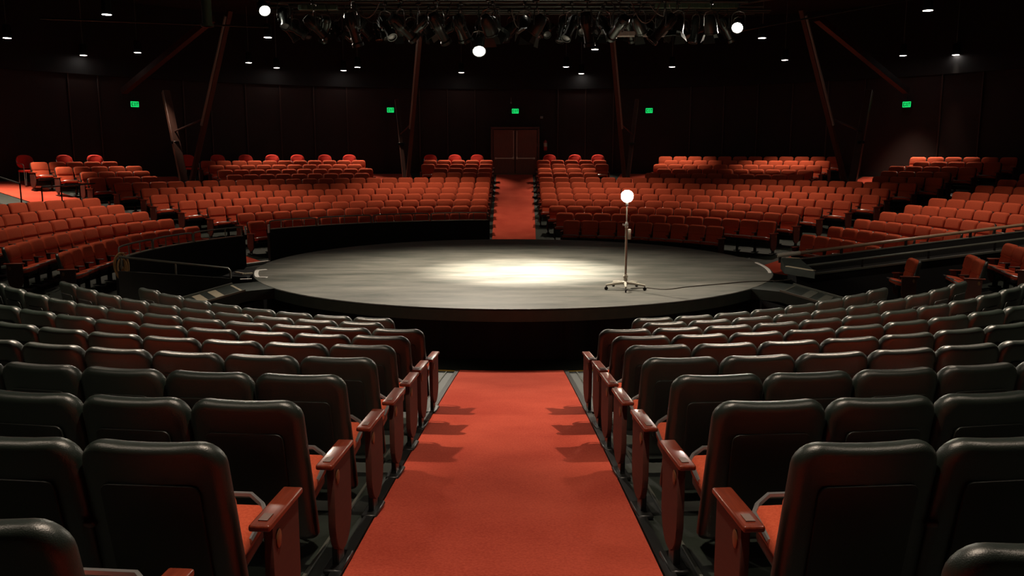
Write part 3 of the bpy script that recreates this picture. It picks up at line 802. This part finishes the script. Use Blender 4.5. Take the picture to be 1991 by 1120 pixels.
# ------------------------------------------------------------------ GHOST LIGHT
gx, gy = 1.95, -3.30
gl = empty('ghost_light', V(gx, gy, ST), label='bare glowing bulb on a wheeled steel stand standing on the stage', cat='lamp')
for k in range(5):
    a = rad(-96 + 72*k); d = Vector((math.cos(a), math.sin(a), 0))
    bm = bmesh.new()
    tube(bm, [d*.05 + Vector((0, 0, .115)), d*.20 + Vector((0, 0, .105)), d*.35 + Vector((0, 0, .085))], .02, 8, radii=[.026, .022, .017])
    lg = finish('base_leg', bm, M['standcream'], gl)
    bm = bmesh.new(); side = Vector((-d.y, d.x, 0)); c = d*.345 + Vector((0, 0, .03))
    mt = Matrix.Rotation(math.atan2(side.y, side.x), 3, 'Z') @ Matrix.Rotation(PI/2, 3, 'Y')
    lathe(bm, [(.018, -.014), (.03, -.011), (.03, .011), (.018, .014)], 14, c=c, mtx=mt)
    tube(bm, [c, c+Vector((0, 0, .055))], .007, 6); finish('caster', bm, M['rubber'], lg)
bm = bmesh.new(); lathe(bm, [(.05, .085), (.055, .10), (.055, .135), (.034, .15), (.034, .20), (.042, .21), (.042, .235), (.030, .25), (.026, .27)], 20); finish('hub', bm, M['standcream'], gl)
bm = bmesh.new(); tube(bm, [(0, 0, .2), (0, 0, 1.13)], .021, 12); finish('pole', bm, M['standmetal'], gl)
bm = bmesh.new(); tube(bm, [(0, 0, 1.12), (0, 0, 1.46)], .011, 10); finish('upper_pole', bm, M['standmetal'], gl)
bm = bmesh.new(); lathe(bm, [(.022, 1.07), (.03, 1.08), (.03, 1.13), (.022, 1.15), (.013, 1.17)], 16); tube(bm, [(0, 0, 1.105), (-.055, -.01, 1.115)], .008, 8); lathe(bm, [(.0, -.016), (.014, -.01), (.014, .01), (0, .016)], 10, c=(-.058, -.01, 1.115)); finish('clamp_collar', bm, M['chrome'], gl)
bm = bmesh.new(); box(bm, (.048, -.01, .955), (.05, .045, .17), bev=.006, seg=2); finish('socket_box', bm, M['standcream'], gl)
bm = bmesh.new(); lathe(bm, [(.016, 1.44), (.022, 1.45), (.022, 1.50), (.018, 1.515)], 14); finish('lamp_holder', bm, M['rubber'], gl)
bm = bmesh.new(); prof = [(.02, 1.50)] + [(.105*math.sin(rad(a)), 1.60-.105*math.cos(rad(a))) for a in range(20, 180, 12)] + [(0, 1.705)]
lathe(bm, prof, 24); finish('bulb', bm, M['bulb'], gl)
# its mains cable, along the stage to the ramp
bm = bmesh.new(); pts = []
ctrl = [(2.05, -3.25), (2.35, -3.2), (2.65, -3.35), (3.1, -3.05), (3.7, -2.75), (4.3, -2.45), (4.9, -2.35), (5.2, -2.15)]
for (x, y) in ctrl: pts.append(V(x, y, ST+.009))
sm = []
for i in range(len(pts)-1):
    p0, p1, p2, p3 = pts[max(0, i-1)], pts[i], pts[i+1], pts[min(len(pts)-1, i+2)]
    for t in (0, .25, .5, .75):
        sm.append(.5*((2*p1)+(p2-p0)*t+(2*p0-5*p1+4*p2-p3)*t*t+(3*p1-p0-3*p2+p3)*t**3))
sm.append(pts[-1])
tube(bm, sm, .008, 6)
tag(finish('power_cable', bm, M['cable']), 'thin grey cable snaking from the lamp stand across the stage', 'cable')

# ------------------------------------------------------------------ FAR DOORS AND WALL FITTINGS
dz = -.895; yd = 19.12
bm = bmesh.new()
for x in (-1.0, 1.0): box(bm, V(x+.03, yd, dz+.98), (.09, .14, 1.98), bev=.008, seg=1)
box(bm, V(.03, yd, dz+1.96), (2.09, .14, .09), bev=.008, seg=1)
tag(finish('trim_40', bm, M['doorframe']), kind='structure')
for i, s in enumerate((-1, 1)):
    bm = bmesh.new(); box(bm, (0, 0, .94), (.93, .05, 1.86), bev=.006, seg=1)
    dr_ = finish('door_%d' % (i+1), bm, M['door'], loc=V(.03+s*.475, yd, dz+.02)); dr_['kind'] = 'structure'
    bm = bmesh.new(); box(bm, (-s*.02, -.07, .66), (.80, .035, .05), bev=.012, seg=2)
    for q in (-.38, .36): box(bm, (-s*.02+q*1, -.045, .66), (.07, .05, .075), bev=.01, seg=2)
    finish('push_bar', bm, M['bar'], dr_)
    bm = bmesh.new(); tube(bm, [(-s*.40, -.05, .66), (-s*.40, -.05, 1.82)], .011, 8); box(bm, (-s*.40, -.05, .67), (.06, .05, .11), bev=.01, seg=2); finish('latch_rod', bm, M['bar'], dr_)
# threshold
bm = bmesh.new(); box(bm, V(.03, yd-.12, dz+.005), (1.95, .16, .03), bev=.005, seg=1)
tag(finish('trim_41', bm, mat('threshold_tan', (.28, .14, .08), .6)), kind='structure')

FONT = {'E': ["111", "100", "110", "100", "111"], 'X': ["101", "101", "010", "101", "101"], 'I': ["1", "1", "1", "1", "1"], 'T': ["111", "010", "010", "010", "010"]}
def exit_sign(az, z, label, arrow=0):
    q = pol(19.22, az, z); root = empty('exit_sign', q, -rad(az), label, 'exit sign', 'green exit signs')
    bm = bmesh.new(); box(bm, (0, .03, 0), (.31, .06, .22), bev=.008, seg=1); finish('housing', bm, M['blackmetal'], root)
    bm = bmesh.new(); box(bm, (0, -.004, 0), (.285, .01, .195)); finish('lit_face', bm, M['green'], root)
    bm = bmesh.new(); s = .0185; x = -.115
    for ch in 'EXIT':
        g = FONT[ch]
        for j, line in enumerate(g):
            for i, c_ in enumerate(line):
                if c_ == '1': box(bm, (x+(i+.5)*s, -.011, (2-j)*s*1.45), (s, .004, s*1.45))
        x += (len(g[0])+1)*s
    if arrow:
        ax = .128*arrow
        v = [bm.verts.new((ax, -.013, 0)), bm.verts.new((ax-.02*arrow, -.013, .02)), bm.verts.new((ax-.02*arrow, -.013, -.02))]; bm.faces.new(v)
    finish('letters', bm, M['darkgreen'], root)
    bm = bmesh.new(); tube(bm, [(0, .03, .10), (0, .03, .3)], .012, 6); finish('mount', bm, M['blackmetal'], root)
exit_sign(-45.5, 1.75, 'green exit sign on the dark wall at the far left', -1)
exit_sign(-15.7, 1.79, 'green exit sign second from the left', 1)
exit_sign(0.1, 1.78, 'green exit sign above the far double doors')
exit_sign(17.0, 1.76, 'green exit sign right of the doors, above the strut', -1)
exit_sign(46.7, 1.72, 'green exit sign on the dark wall at the far right')
# fire extinguisher, call point, small fittings
q = pol(19.22, 3.95, .38)
fe = empty('fire_extinguisher', (q.x, q.y, q.z-.28), -rad(3.95), 'small red fire extinguisher on the wall right of the doors', 'fire extinguisher')
bm = bmesh.new(); lathe(bm, [(.02, .0), (.075, .02), (.08, .05), (.08, .36), (.06, .42), (.025, .45), (.025, .47)], 18); finish('cylinder', bm, M['extred'], fe)
bm = bmesh.new(); lathe(bm, [(.082, .18), (.082, .34)], 18); finish('label_band', bm, M['extlabel'], fe)
bm = bmesh.new(); box(bm, (0, -.02, .49), (.03, .10, .03), bev=.006, seg=1); tube(bm, [(.02, 0, .46), (.09, -.02, .42), (.10, -.02, .2)], .010, 6); finish('valve_and_hose', bm, M['rubber'], fe)
for (px, z, s, nm, lb, ct) in ((3.05, .35, (.12, .05, .13), 'wall_switch', 'small grey switch box between the doors and the extinguisher', 'switch'), (3.45, 1.52, (.12, .10, .10), 'wall_speaker', 'small grey wall fitting up right of the double doors', 'wall fitting')):
    q = pol(19.3, px, z); bm = bmesh.new(); box(bm, (0, 0, 0), s, bev=.012, seg=2)
    o = finish(nm, bm, M['conduit'], loc=q); o.rotation_euler = (0, 0, -rad(px)); tag(o, lb, ct)
bm = bmesh.new(); tube(bm, [(0, 0, .0), (0, 0, .22)], .008, 6); lathe(bm, [(0, -.05), (.03, -.03), (.03, .02), (.012, .04)], 12)
tag(finish('pendant_microphone', bm, M['conduit'], loc=pol(19.0, -.45, 2.12)), 'small pale pendant fitting above the central exit sign', 'pendant')

# ------------------------------------------------------------------ STRUTS
def strut_set(base, inner, outer, wB, wI, lb, mB=M['post'], hidden=None):
    base = Vector(base)
    root = empty('roof_strut', base, label=lb, cat='roof strut', group='V-shaped roof struts')
    def bar(name, p, q, w, h, m, par=root):
        bm = bmesh.new(); prism_between(bm, Vector(p)-base, Vector(q)-base, w, h); bmesh.ops.bevel(bm, geom=bm.edges[:], offset=.012, segments=1, affect='EDGES'); return finish(name, bm, m, par)
    i1 = Vector(inner); o1 = Vector(outer)
    si = bar('inner_leg', base, i1, wI, wI*.9, mB)
    so = bar('outer_leg', base, o1, wB, wB*.8, mB)
    d = i1-base
    sd = Vector((d.y, -d.x, 0)).normalized()*(wI*.6)
    if sd.y > 0: sd = -sd
    bm = bmesh.new(); tube(bm, [base+d*.42+sd-base, base+d*.97+sd-base], .045, 8); finish('conduit', bm, M['conduit'], si)
    bm = bmesh.new(); box(bm, (0, 0, .03), (.5, .5, .06), bev=.01, seg=1); box(bm, (0, 0, .16), (.26, .20, .26), bev=.01, seg=1); finish('base_plate', bm, M['post'], root)
    # cross tie between the two legs
    bar('tie', base+d*.46, base+(o1-base)*.62, .05, .05, M['frame'])
    bm = bmesh.new(); q = base+(o1-base)*.52-base
    box(bm, (q.x, q.y-.02, q.z), (.22, .22, .10), bev=.01, seg=1); finish('clamp_band', bm, M['blackmetal'], so)
def strut_pts(az_b, r_b, az_i, r_i, z_i, az_o, r_o, z_o, w, wi, lb):
    strut_set(pol(r_b, az_b, fz_far(r_b)+.02), pol(r_i, az_i, z_i), pol(r_o, az_o, z_o), w, wi, lb)
strut_pts(-45.6, 15.3, -45.2, 11.9, 4.2, -45.0, 16.9, 2.1, .24, .15, 'brown V-shaped roof strut rising at the far left')
strut_pts(-15.6, 15.3, -15.1, 11.9, 4.2, -15.7, 17.3, 2.1, .15, .13, 'dark V-shaped roof strut just left of the far doors block')
strut_pts(16.1, 15.3, 15.6, 11.9, 4.2, 16.3, 17.3, 2.1, .15, .13, 'dark V-shaped roof strut behind the glowing bulb')
strut_pts(46.6, 15.3, 45.6, 11.9, 4.2, 45.6, 16.9, 2.1, .24, .15, 'dark brown V-shaped roof strut at the far right')
# raking braces high up
for sg, lb in ((-1, 'left'), (1, 'right')):
    a, b = pol(17.9, sg*48.3, 2.1), pol(12.5, sg*46.5, 4.0)
    bm = bmesh.new(); prism_between(bm, a, b, .2, .2); tag(finish('roof_brace', bm, M['frame'], smooth=False), 'faint red diagonal roof brace high on the %s' % lb, 'roof brace')

# ------------------------------------------------------------------ CEILING DOWNLIGHTS
def spot(name, loc, target, energy, size, blend, col=(1, .80, .62), radius=.09):
    l = bpy.data.lights.new(name, 'SPOT'); l.energy = energy; l.spot_size = rad(size); l.spot_blend = blend; l.color = col; l.shadow_soft_size = radius
    o = bpy.data.objects.new(name, l); C.objects.link(o); o.location = loc
    o.rotation_euler = (Vector(target)-Vector(loc)).to_track_quat('-Z', 'Y').to_euler(); return o
ZD = 3.3
can_me = {}
def can_meshes(r):
    bm = bmesh.new(); lathe(bm, [(r*1.04, .0), (r*1.12, .0), (r*1.14, .012), (r*1.08, .03), (r*1.05, .34), (r*.8, .38), (.03, .39)], 24)
    bm2 = bmesh.new(); lathe(bm2, [(r*1.02, -.004), (r*1.02, .004)], 24)
    bm3 = bmesh.new(); tube(bm3, [(0, 0, .37), (0, 0, 2.0)], .012, 6)
    return to_mesh('housing', bm, M['rig']), to_mesh('lens', bm2, M['discharge']), to_mesh('stem', bm3, M['rail'])
can_me = can_meshes(.105)
def downlight(x, y, label):
    root = empty('ceiling_downlight', V(x, y, ZD), 0, label, 'downlight', 'lit ceiling downlights')
    for nm, me_ in zip(('housing', 'lens', 'stem'), can_me):
        o = bpy.data.objects.new(nm, me_); C.objects.link(o); o.parent = root
DL = [(207, -9.8, 3.4), (15, -14.7, 7.6), (166, -14.7, 12.0), (264, -12.5, 11.2), (521, -7.1, 7.5), (484, -9.8, 14.4), (536, -9.3, 16.3), (670, -6.9, 17.4), (697, -6.1, 16.1), (899, -2.2, 18.3),
      (1101, 2.0, 16.0), (1132, 2.8, 18.8), (1159, 2.6, 10.4), (1307, 6.1, 16.0), (1482, 7.2, 7.7), (1524, 9.7, 13.6), (1755, 13.3, 12.2), (1857, 15.0, 12.0), (1803, 9.7, 2.9)]
DL.sort()
for i, (px, x, y) in enumerate(DL):
    downlight(x, y, 'glowing ceiling downlight, %s from the left of the nineteen lit above the seats' % ORD[i+1])
    rr = math.hypot(x, y)
    e = .95 if rr < 12 else (1.0 if rr < 17.6 else 1.5); k = 1.06 if rr < 12 else (.90 if rr < 17.6 else .90)
    if px == 15: e, k = 3.2, 1.0
    if px in (1307, 1524, 1755): e, k = 1.25, 1.01
    spot('downlight_beam', V(x, y, ZD-.03), V(x*k, y*k, -2), 330*e, 86 if rr < 12 else (60 if rr < 17.6 else 56), .9)
# the same fittings over the near half of the house, plus one added over the aisle
NEARL = [(10.5, 101), (10.5, -101), (10.5, 130), (10.5, -130), (10.5, 158), (10.5, -158),
         (17, 77), (17, -77), (17, 118), (17, -118), (17, 145), (17, -145), (16.0, 166), (16.0, -166), (14.6, 180)]
for r, az in NEARL:
    q = pol(r, az, ZD); 
    if r == 14.6: e = .75  # the added aisle fitting, there only to light the carpet
    elif r == 16.0: e = .25
    elif r > 12: e = .30
    elif abs(az) > 150: e = 2.35
    elif abs(az) > 120: e = 1.0
    else: e = .45
    spot('downlight_beam', q-Vector((0, 0, .03)), q-Vector((0, 0, 5)), 360*e, 84, .6, radius=.05)
    root = empty('ceiling_downlight', q, 0, 'downlight over the near rows, %s side, bearing %d' % ('right' if az > 0 else 'left', abs(az)), 'downlight', 'lit ceiling downlights')
    root['label'] = 'ceiling downlight out of view over the near %s rows' % ('right' if az > 0 else 'left')
    for nm, me_ in zip(('housing', 'lens', 'stem'), can_me):
        o = bpy.data.objects.new(nm, me_); C.objects.link(o); o.parent = root

# ------------------------------------------------------------------ LIGHTING RIG
def ers_meshes():
    bm = bmesh.new(); mt = Matrix.Rotation(PI, 3, 'X')     # barrel points to -Z
    lathe(bm, [(.0, .22), (.07, .215), (.095, .17), (.10, .02), (.085, -.02), (.075, -.06), (.075, -.26), (.095, -.28), (.095, -.33), (.08, -.33), (.078, -.30)], 16)
    for a in range(0, 360, 45): box(bm, (.10*math.cos(rad(a)), .10*math.sin(rad(a)), .09), (.02, .02, .12))
    box(bm, (.11, 0, -.12), (.03, .05, .04), bev=.006, seg=1)
    body = to_mesh('lantern_body', bm, M['rig'])
    bm = bmesh.new(); lathe(bm, [(.076, -.308), (.05, -.315), (0, -.32)], 16); lens = to_mesh('lens', bm, M['lensoff'])
    bm = bmesh.new(); tube(bm, [(-.125, 0, -.02), (-.13, 0, .16), (-.10, 0, .24), (0, 0, .27), (.10, 0, .24), (.13, 0, .16), (.125, 0, -.02)], .010, 6)
    for s in (-1, 1): lathe(bm, [(.022, -.01), (.022, .01)], 10, c=(s*.13, 0, -.01), mtx=Matrix.Rotation(PI/2, 3, 'Y'))
    yoke = to_mesh('yoke', bm, M['yoke'])
    return body, lens, yoke
def par_meshes(doors=True):
    bm = bmesh.new(); lathe(bm, [(.0, .20), (.06, .19), (.10, .13), (.115, .0), (.115, -.12), (.125, -.125), (.125, -.15), (.108, -.15), (.106, -.05)], 18)
    for k, (a) in enumerate((0, 90, 180, 270) if doors else ()):      # barn doors
        ca, sa = math.cos(rad(a)), math.sin(rad(a)); c0 = Vector((ca*.125, sa*.125, -.15)); t = Vector((-sa, ca, 0))
        q = [c0+t*.08, c0-t*.08, c0-t*.115+Vector((ca*.06, sa*.06, -.13)), c0+t*.115+Vector((ca*.06, sa*.06, -.13))]
        u = [bm.verts.new(x) for x in q]; w = [bm.verts.new(x+Vector((ca*.004, sa*.004, .002))) for x in q]
        bm.faces.new(u); bm.faces.new(w[::-1])
        for j in range(4): bm.faces.new((u[j], u[(j+1) % 4], w[(j+1) % 4], w[j]))
    body = to_mesh('lantern_body', bm, M['rig'])
    bm = bmesh.new(); lathe(bm, [(.107, -.10), (.07, -.112), (0, -.118)], 18); lens = to_mesh('lens', bm, M['lensoff'])
    bm = bmesh.new(); tube(bm, [(-.135, 0, .0), (-.135, 0, .17), (-.10, 0, .24), (0, 0, .27), (.10, 0, .24), (.135, 0, .17), (.135, 0, .0)], .009, 6); yoke = to_mesh('yoke', bm, M['yoke'])
    return body, lens, yoke
ERS, PAR, PLAIN = ers_meshes(), par_meshes(), par_meshes(False)
bm = bmesh.new(); tube(bm, [(0, 0, .27), (0, 0, .40)], .010, 6); box(bm, (0, 0, .42), (.05, .09, .10), bev=.01, seg=1); box(bm, (0, .05, .39), (.02, .02, .07)); CLAMP = to_mesh('clamp', bm, M['rig'])
LIT = {}
bm = bmesh.new(); lathe(bm, [(.108, -.12), (.09, -.15), (.05, -.162), (0, -.166)], 20); LIT['lens'] = to_mesh('lit_lens', bm, M['lenslit'])
def lantern(kind, pos, aim, label, group, lit=False, scale=1.0, hang=True):
    """pos: pivot of the lantern; the yoke hangs straight down from a pipe .42 above it"""
    pos = Vector(pos); root = empty('stage_lantern', pos, 0, label, 'stage light', group); root.scale = (scale,)*3
    d = (Vector(aim)-pos).normalized(); yaw = math.atan2(d.y, d.x) - PI/2
    root.rotation_euler = (0, 0, yaw)
    pitch = math.atan2(math.hypot(d.x, d.y), -d.z)        # 0 = straight down
    body, lens, yoke = ERS if kind == 'spot' else (PAR if kind == 'par' else PLAIN)
    b = bpy.data.objects.new('lantern_body', body); C.objects.link(b); b.parent = root; b.rotation_euler = (pitch, 0, 0)
    l = bpy.data.objects.new('lens', LIT['lens'] if lit else lens); C.objects.link(l); l.parent = b
    y = bpy.data.objects.new('yoke', yoke); C.objects.link(y); y.parent = root
    c = bpy.data.objects.new('clamp', CLAMP); C.objects.link(c); c.parent = root
    return root
# pipes of the rig
ZP = 3.35
pipes = []
def pipe(p, q, label, r=.028, group='pipes of the lighting rig'):
    bm = bmesh.new(); base = Vector(p); tube(bm, [Vector((0, 0, 0)), Vector(q)-base], r, 8)
    o = finish('rig_pipe', bm, M['pipe'], loc=base); tag(o, label, 'rig pipe', group); return o
GY = [-3.6, -1.6, .6, 2.8, 5.0, 7.2]
zz = {-3.6: 2.45, -1.6: 2.74, .6: 3.02, 2.8: 3.3, 5.0: 3.6, 7.2: 3.9}
# the grid hangs slightly higher towards the far side, as the photo's tilted ring of pipes does
for k, y in enumerate(GY):
    hw = [3.2, 4.3, 5.2, 6.0, 6.6, 6.8][k]
    pipe(V(-hw, y, zz[y]), V(hw, y, zz[y]), 'black rig pipe crossing above the stage, %s from the front' % ORD[k+1])
for k, x in enumerate([-5.2, -3.0, -1.0, 1.0, 3.0, 5.2]):
    pipe(V(x, -3.8 if abs(x) < 3.5 else -.4, (2.47 if abs(x) < 3.5 else 2.95)+.07), V(x, 7.5, 4.02), 'black rig pipe running away from the front, %s from the left' % ORD[k+1])
GL = [('left part of the rig above the stage', -9, -2.2), ('middle of the rig above the stage', -2.2, 2.2), ('right part of the rig above the stage', 2.2, 9)]
cnt = 0
for k, y in enumerate(GY):
    hw = [2.9, 4.0, 4.9, 5.7, 6.2, 6.4][k]; n = [8, 12, 14, 15, 14, 13][k]
    for i in range(n):
        x = -hw + 2*hw*(i+.5)/n + random.uniform(-.12, .12)
        kind = 'spot' if random.random() < .62 else 'par'
        a = random.uniform(0, 2*PI); rr = random.uniform(1.0, 6.5)
        aim = V(x*.3 + rr*math.cos(a), y*.3 + rr*math.sin(a), ST)
        g = [t for t in GL if t[1] <= x < t[2]][0]
        kn = 'long spotlight' if kind == 'spot' else 'flood light with flaps'
        lantern(kind, V(x, y, zz[y]-.42), aim, 'unlit black %s, %s' % (kn, g[0]), 'unlit lights, ' + kn + ', ' + g[0])
        cnt += 1
print('lanterns', cnt)
# hanging hooks, cables and cable loops among the lanterns
for i in range(16):
    k = i % 5; y = GY[k]+.1; x = random.uniform(-.85, .85)*[2.9, 4.0, 4.9, 5.7, 6.2][k]; w = random.uniform(.25, .6); dr0 = random.uniform(.15, .38)
    pts = [V(x + w*(t/8-.5), y, zz[GY[k]] - .03 - dr0*(1-((t-4)/4.)**2)) for t in range(9)]
    bm = bmesh.new(); tube(bm, pts, .010, 6)
    side = 'left half' if x < 0 else 'right half'
    tag(finish('hanging_cable', bm, M['cable'] if i % 2 else M['rubber']), 'drooping cable loop in the %s of the rig above the stage' % side, 'cable', 'drooping cables, %s of the rig' % side)
# the three lit lanterns
LITS = [((-.70, .20, 2.17), (-.35, -4.6, -2.3), 'glaring lit stage light hanging low over the stage centre', 1.15, 820, 122),
        ((4.60, .20, 2.59), (1.5, -7.5, -2.3), 'lit stage light at the right side of the rig', 1.0, 260, 70),
        ((-5.10, .20, 2.94), (-1.2, -6.5, -2.3), 'lit stage light at the left side of the rig', 1.0, 260, 70)]
for p, aim, lb, sc, en, sz in LITS:
    lantern('plain', V(*p), V(*aim), lb, 'lit stage lights', True, sc)
    d = (V(*aim)-V(*p)).normalized()
    spot('stage_light_beam', V(*p)+d*.26*sc, V(*aim) if en < 500 else V(-.4, -1.3, ST), en, sz, .7, (1, .88, .72), .08)
    pipe(V(p[0], p[1], p[2]+.42*sc), V(p[0], p[1], 5.2), 'vertical drop pipe above the %s' % ('low glaring stage light' if sc > 1 else ('right lit light' if p[0] > 0 else 'left lit light')), .016, 'drop pipes')
# tail lamp under the left lit light
lantern('spot', V(-4.72, .3, 2.78), V(-3.4, -3, -1), 'pale unlit spotlight just below the left lit stage light', None)
# working light that pools on the middle of the stage
lantern('par', V(.45, -.75, 3.55), V(.35, -.9, ST), 'stage light pointing straight down at the stage, above the frame', None, True, 1.0)
spot('stage_pool_beam', V(.45, -.75, 3.33), V(.30, -.95, ST), 5200, 46, 1.0, (1, .90, .76), .10)
lantern('spot', V(-2.7, 10.4, 4.35), V(-3.0, 12, -2), 'added fill spotlight high behind the rig, left of centre', None, True)  # added lamp, brightens the far seats left of centre
spot('seat_fill_beam', V(-2.7, 10.45, 3.95), V(-2.8, 11.3, -2), 420, 74, .8, (1, .80, .62), .09)  # fill beam of the added lamp
# long catwalk rails left and right, ducts
pipe(V(-11.2, 3.0, 3.15), V(-5.4, 1.6, 2.75), 'long thin pipe sloping down at the upper left', .02, 'side pipes')
pipe(V(11.0, 4.4, 4.0), V(5.4, 3.4, 2.9), 'long thin pipe sloping at the upper right', .02, 'side pipes')
for x, y, zb, zt, lb in ((-6.4, .6, 2.62, 5.2, 'left'),):
    bm = bmesh.new(); lathe(bm, [(.10, 0), (.10, zt-zb)], 16, c=V(x, y, zb)); lathe(bm, [(.13, 0), (.13, .05)], 16, c=V(x, y, zb))
    tag(finish('hanging_duct', bm, M['wiregreen']), 'green painted vertical tube hanging at the upper left', 'duct')
for (x0, x1, y, z, lb) in ((1.8, 3.0, -1.0, 2.25, 'pale ribbed bar right of the low glaring light'), (2.9, 4.6, .3, 2.98, 'long dim ribbed light bar at the upper right of the rig'), (-4.4, -3.6, .3, 2.95, 'dim ribbed light bar at the upper left of the rig')):
    root = empty('batten_light', V((x0+x1)/2, y, z), 0, lb, 'light bar', 'ribbed light bars')
    bm = bmesh.new(); L = x1-x0; box(bm, (0, 0, 0), (L, .12, .10), bev=.01, seg=1)
    for i in range(int(L/.12)): box(bm, (-L/2+.06+i*.12, -.065, 0), (.02, .02, .085))
    finish('housing', bm, M['conduit'] if x0 == 1.8 else M['wiregreen'], root)
    bm = bmesh.new()
    for s in (-1, 1): tube(bm, [(s*L*.4, 0, .05), (s*L*.4, 0, .6)], .010, 6)
    finish('hangers', bm, M['rig'], root)

# ghost light source
l = bpy.data.lights.new('ghost_bulb_light', 'POINT'); l.energy = 110; l.color = (1, .80, .55); l.shadow_soft_size = .085
o = bpy.data.objects.new('ghost_bulb_light', l); C.objects.link(o); o.location = V(gx, gy, ST+1.595)

# ------------------------------------------------------------------ world, camera, view
w = bpy.data.worlds.new('World'); bpy.context.scene.world = w; w.use_nodes = True
w.node_tree.nodes['Background'].inputs['Color'].default_value = (.010, .012, .011, 1)
w.node_tree.nodes['Background'].inputs['Strength'].default_value = .05
cam = bpy.data.cameras.new('camera'); cam.sensor_width = 36; cam.lens = 36*1650/1991.; cam.clip_start = .05; cam.clip_end = 200
co = bpy.data.objects.new('camera', cam); C.objects.link(co); co.location = (CAM.x, CAM.y, ZO); co.rotation_euler = (rad(90-9.02), 0, rad(.26))
sc = bpy.context.scene; sc.camera = co
sc.view_settings.view_transform = 'Standard'; sc.view_settings.look = 'None'; sc.view_settings.gamma = 1; sc.view_settings.use_curve_mapping = False
sc.view_settings.exposure = 1.35
